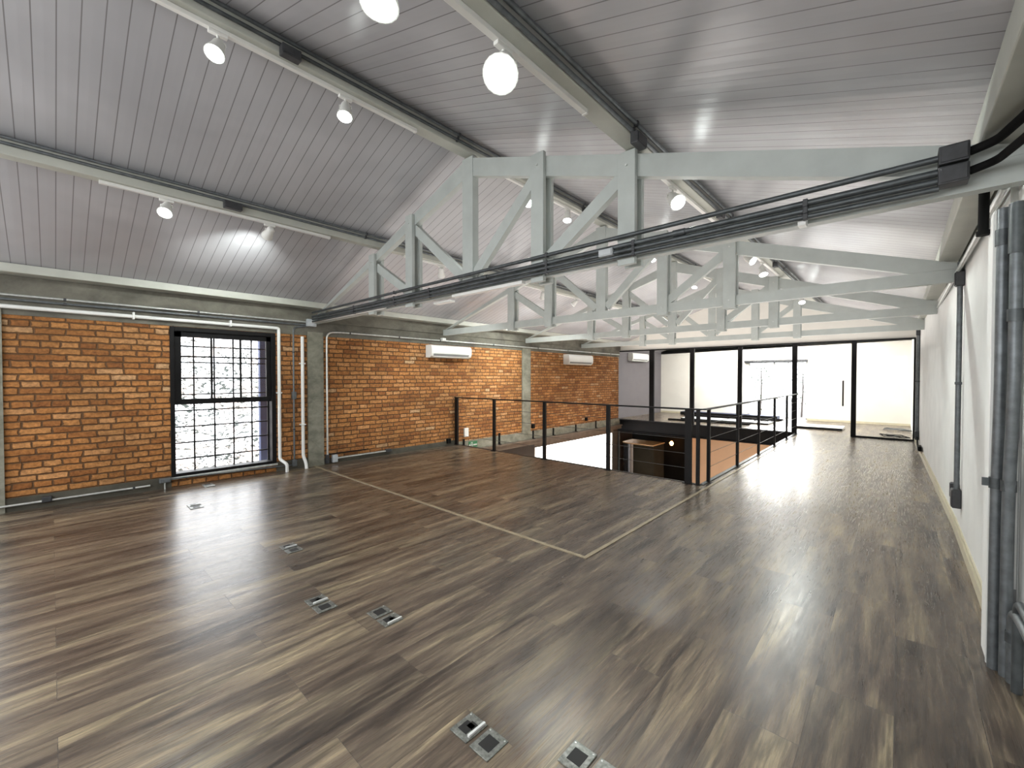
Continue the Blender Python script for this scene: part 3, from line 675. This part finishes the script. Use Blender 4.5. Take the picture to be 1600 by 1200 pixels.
railing([(-7.20, FY), (-6.03, FY), (-4.74, FY), (-3.44, FY), (-2.175, FY)], ((XL+.01, FY), (-2.10, FY)), 'black cable railing along the near edge of the stairwell', 'x', thick=[.045, .03, .03, .03, .045])
railing([(-1.985, y) for y in (6.30, 7.75, 9.2, 10.6, 11.95, 13.2)], ((-1.985, 6.115), (-1.985, 13.3)), 'black cable railing receding along the right edge of the stairwell', 'y')
t = thing('railing_post', 'single black post at the stairwell corner between the two railings', 'post', (-2.05, 6.07, 0))
part('upright', MB().box(-2.072, -2.028, 6.04, 6.08, 0, RH-.02), 'rail', t)
part('cap', MB().box(-2.10, -2.0, 6.02, 6.10, RH-.02, RH), 'rail', t)
part('base_plate', MB().box(-2.09, -2.01, 6.02, 6.10, 0, .008), 'rail', t)

# ================================================================== FLOOR OUTLETS
def outlet(x, y, flip, label):
    t = thing('floor_outlet', label, 'floor outlet', (x, y, 0), 'twin steel floor outlets')
    for s_, kind in ((-1, flip), (1, not flip)):
        cx = x+s_*.061
        p_ = part('cover_plate', MB().box(cx-.052, cx+.052, y-.062, y+.062, 0, .006, bev=.002), 'steelp', t)
        if kind:
            part('open_socket', MB().box(cx-.03, cx+.02, y-.035, y+.02, .006, .0075).box(cx-.01, cx+.03, y-.005, y+.03, .006, .0075), 'hole', p_)
            part('raised_lid', MB().box(cx+.035, cx+.047, y-.04, y+.055, .0062, .018, bev=.002), 'white', p_)
        else:
            part('closed_socket', MB().box(cx-.030, cx+.030, y-.032, y+.032, .006, .0075), 'hole', p_)
        for a in (-1, 1): part('screw', MB().tube([(cx+a*.042, y+.05, .006), (cx+a*.042, y+.05, .0075)], .004, 8), 'galvl', p_)
for x, y, fl_, lab in ((-1.278, 1.188, True, 'steel floor outlet with a white raised lid, near the bottom centre'), (-.855, 1.38, False, 'steel floor outlet cut by the bottom edge of the picture'),
                       (-2.80, 1.185, True, 'steel floor outlet left of its neighbour in the middle of the floor'), (-2.36, 1.395, False, 'steel floor outlet right of its neighbour in the middle of the floor'),
                       (-3.905, 1.40, True, 'floor outlet just outside the window reflection'), (-6.0, 1.11, True, 'floor outlet inside the window reflection'), (-7.02, 1.45, False, 'floor outlet close under the window sill')):
    outlet(x, y, fl_, lab)

# ================================================================== LOWER STOREY OBJECTS
cab = thing('cabinet', 'dark lower storey cabinet with a wooden top and a rounded metal end', 'cabinet', (-6.7, 14.9, -3))
part('body', MB().box(-7.02, -6.25, 14.1, 14.95, -3, -.905), 'cabd', cab)
part('rounded_end', MB().tube([(-7.20, 14.30, -3), (-7.20, 14.30, -.905)], .27, 28), 'chrome', cab)
part('top', MB().prismz([(-7.48, 14.98), (-7.48, 14.2), (-7.30, 14.0), (-6.23, 14.0), (-6.23, 14.98)], -.90, -.865), 'dwood', cab)
bu = thing('pendant_bulb', 'glowing amber filament bulb in the dark lower storey', 'lamp', (-6.32, 15.6, -.9))
part('cord', MB().tube([(-6.23, 15.6, -.31), (-6.23, 15.6, -.82)], .006, 6), 'blackm', bu)
part('socket', MB().tube([(-6.23, 15.6, -.82), (-6.23, 15.6, -.89)], .025, 10), 'blackm', bu)
part('glass_bulb', MB().tube([(-6.23, 15.6, -.89), (-6.23, 15.6, -.92), (-6.23, 15.6, -.97), (-6.23, 15.6, -1.03), (-6.23, 15.6, -1.06)], [.022, .045, .075, .05, .01], 14), 'bulb', bu)
sv = thing('lower_post', 'slim black steel post under the left end of the black beam', 'post', (-7.38, 13.6, -3))
part('shaft', MB().box(-7.44, -7.34, 13.5, 13.56, -3, -.41), 'black', sv)
part('shaft_edge', MB().box(-7.30, -7.25, 13.5, 13.56, -3, -.41), 'galvd', sv)

# ================================================================== THINGS ON THE FAR ROOM FLOOR
def slab(name, x0, x1, y0, y1, z0, z1, mat, label, cat, rot=0, group=None, emat=None):
    t = thing(name, label, cat, ((x0+x1)/2, (y0+y1)/2, z0), group)
    part('board', MB().box(x0, x1, y0, y1, z0, z1, bev=.004), mat, t)
    part('edge', MB().box(x0-.006, x1+.006, y0-.008, y0-.0005, z0, z1), emat or 'blackm', t)
    t.rotation_euler[2] = math.radians(rot); return t
slab('dark_panel', -6.4, -3.1, 16.9, 17.4, .01, .13, 'bluepost', 'long dark blue panel bundle lying against the end wall', 'panel')
slab('dark_panel', -6.1, -2.9, 16.5, 16.62, .01, .07, 'blackm', 'long black profile on the far room floor before the blue bundle', 'panel', 1)
slab('glass_sheet', -5.7, -3.0, 15.1, 15.9, .01, .05, 'lbox', 'pale glass sheet with dark edge lying on the far room floor', 'sheet', 0)
slab('dark_panel', -5.9, -3.4, 14.5, 14.62, .01, .06, 'blackm', 'black profile lying closest to the glass partition', 'panel', 2)
slab('white_board', -2.3, -1.15, 14.75, 15.6, .01, .07, 'acw', 'white board with a black edge lying behind the sliding door', 'board', 0)
for i, (x, y) in enumerate(((-3.3, 15.6), (-3.0, 16.1), (-4.3, 16.3))):
    random.seed(20+i)
    pts = [(x+.25*math.cos(a*1.3)+random.uniform(-.08, .08), y+.2*math.sin(a*1.1)+random.uniform(-.08, .08), .06+.05*abs(math.sin(a*2.1))) for a in [k_*.6 for k_ in range(14)]]
    tag(MB().tube(pts, .012, 6).build('cable_coil', 'blackm'), ('tangled black cable beside the glass sheet', 'tangled black cable near the garden door', 'tangled black cable left of the other two tangles')[i], 'cable')
for i, (x, y) in enumerate(((-.05, 15.9), (-.1, 14.1))):
    random.seed(40+i)
    pts = [(x+.28*math.cos(a*1.3)+random.uniform(-.06, .06), y+.22*math.sin(a*1.1)+random.uniform(-.06, .06), .02+.03*abs(math.sin(a*2.1))) for a in [k_*.6 for k_ in range(16)]]
    tag(MB().tube(pts, .012, 6).build('cable_coil', 'galvd' if i == 0 else 'blackm'), ('grey cable heap in the right corner of the far room', 'dark cable lying just inside the last glass pane')[i], 'cable')

# ================================================================== OUTSIDE
hs = MB(); nx, ny = 24, 60
vs = []; 
for i in range(nx+1):
    for j in range(ny+1):
        x = -8.3-i*.6; y = -18+j*.5
        vs.append((x, y, -.9+(i*.6)*.42+.25*math.sin(x*1.3+y*.7)*min(1, i/3)+.12*math.sin(y*2.1)*min(1, i/3)))
fs = [(i*(ny+1)+j, i*(ny+1)+j+1, (i+1)*(ny+1)+j+1, (i+1)*(ny+1)+j) for i in range(nx) for j in range(ny)]
hs.add(vs, fs, True); tag(hs.build('ground_slope', 'litter'), 'leaf-covered slope with overexposed white in its colour outside the window', 'ground', kind='structure')
tag(MB().box(-8.05, -7.95, 2.38, 2.52, -.9, 3.0, bev=.01).build('outdoor_post', 'bluepost'), 'blue-grey post standing outside the window', 'post')
gs = MB().box(-12, 6, YE+.3, 40, -.4, -.2); tag(gs.build('garden_ground', 'litter'), 'bright ground outside the garden door', 'ground', kind='structure')
random.seed(3)
def shrub(x, y, h, label):
    t = thing('garden_shrub', label, 'shrub', (x, y, -.2), 'shrubs outside the garden door')
    part('stem', MB().tube([(x, y, -.2), (x+.05, y, h*.5), (x, y+.05, h*.9)], [.04, .03, .012], 8), 'dbrown', t)
    lf = MB()
    for _ in range(260):
        p = Vector((x, y, h*.6))+Vector((random.gauss(0, .42), random.gauss(0, .4), random.gauss(0, h*.25)))
        a = Vector((random.uniform(-1, 1), random.uniform(-1, 1), random.uniform(-1, 1))).normalized()*.07; b_ = a.orthogonal().normalized()*.025
        lf.add([p-a, p+b_, p+a, p-b_], [(0, 1, 2, 3)])
    part('foliage', lf, 'leaf', t)
shrub(-4.4, 20.6, 2.4, 'sunlit shrub outside the left leaf of the garden door'); shrub(-3.0, 21.2, 2.2, 'sunlit shrub outside the right leaf of the garden door')

# ================================================================== LIGHT
W = bpy.data.worlds.new('sky'); SC.world = W; W.use_nodes = True
bg = W.node_tree.nodes['Background']; bg.inputs[0].default_value = (.93, .97, 1.0, 1); bg.inputs[1].default_value = 9.0
sun = bpy.data.lights.new('sun', 'SUN'); sun.energy = .9; sun.angle = .22; sun.color = (1, .97, .9)
so = bpy.data.objects.new('sun', sun); COL.objects.link(so); so.rotation_euler = Vector((.18, -1, -.185)).to_track_quat('-Z', 'Y').to_euler()
def area(name, loc, rot, sx, sy, e, col=(1, 1, 1)):
    l = bpy.data.lights.new(name, 'AREA'); l.shape = 'RECTANGLE'; l.size = sx; l.size_y = sy; l.energy = e; l.color = col
    o = bpy.data.objects.new(name, l); COL.objects.link(o); o.location = loc; o.rotation_euler = [math.radians(a) for a in rot]; return o
# added unseen fill: at the back, far room, lower storey, facing up between trusses
area('back_fill_light', (-1.4, -2.6, 2.3), (62, 0, 8), 3.4, 2.2, 140, (.97, .99, 1))  # added fill aimed forward to brighten the near truss
area('back_fill_light', (-5.0, -2.6, 2.3), (62, 0, -8), 3.4, 2.2, 120, (.97, .99, 1))
area('far_room_fill', (-3.4, 15.6, 3.3), (0, 0, 0), 5.5, 2.0, 680, (1, .98, .92))
for a_ in (('portal_window', (XL-.22, 1.74, 1.16), (0, -90, 0), 2.0, 1.3), ('portal_garden_door', (-3.25, YE+.2, 1.05), (-90, 0, 0), 1.8, 2.0)):
    o_ = area(*a_, 1); o_.data.cycles.is_portal = True
for y, e_ in ((4.35, 44), (7.05, 52), (9.7, 66), (12.2, 72)):
    area('roof_fill_light', (-3.4, y, 2.0), (180, 0, 0), 6.6, 2.2, e_, (1, .95, .91))  # added upward fill for the far bays, no fitting there
area('lower_light', (-1.0, 11.0, -.45), (0, 0, 0), 3, 3, 120, (1, .88, .74))
area('lower_wall_light', (-3.0, 14.9, -.5), (-60, 0, 0), 3.2, .4, 60, (1, .88, .74))

# ================================================================== CAMERA
cam = bpy.data.cameras.new('camera'); co = bpy.data.objects.new('camera', cam); COL.objects.link(co)
cam.sensor_fit = 'HORIZONTAL'; cam.sensor_width = 36; cam.lens = 36*660/1600; cam.clip_start = .02; cam.clip_end = 200
co.location = (0, 0, 1.5)
yaw = math.atan(605/660); pitch = math.atan(11/660)
co.rotation_euler = (math.pi/2-pitch, 0, yaw)
SC.camera = co
SC.view_settings.view_transform = 'Standard'; SC.view_settings.look = 'None'; SC.view_settings.exposure = 0; SC.view_settings.gamma = 1
SC.cycles.max_bounces = 8; SC.cycles.diffuse_bounces = 4; SC.cycles.transparent_max_bounces = 12
SC.cycles.caustics_reflective = False; SC.cycles.caustics_refractive = False
SC.cycles.sample_clamp_indirect = 6
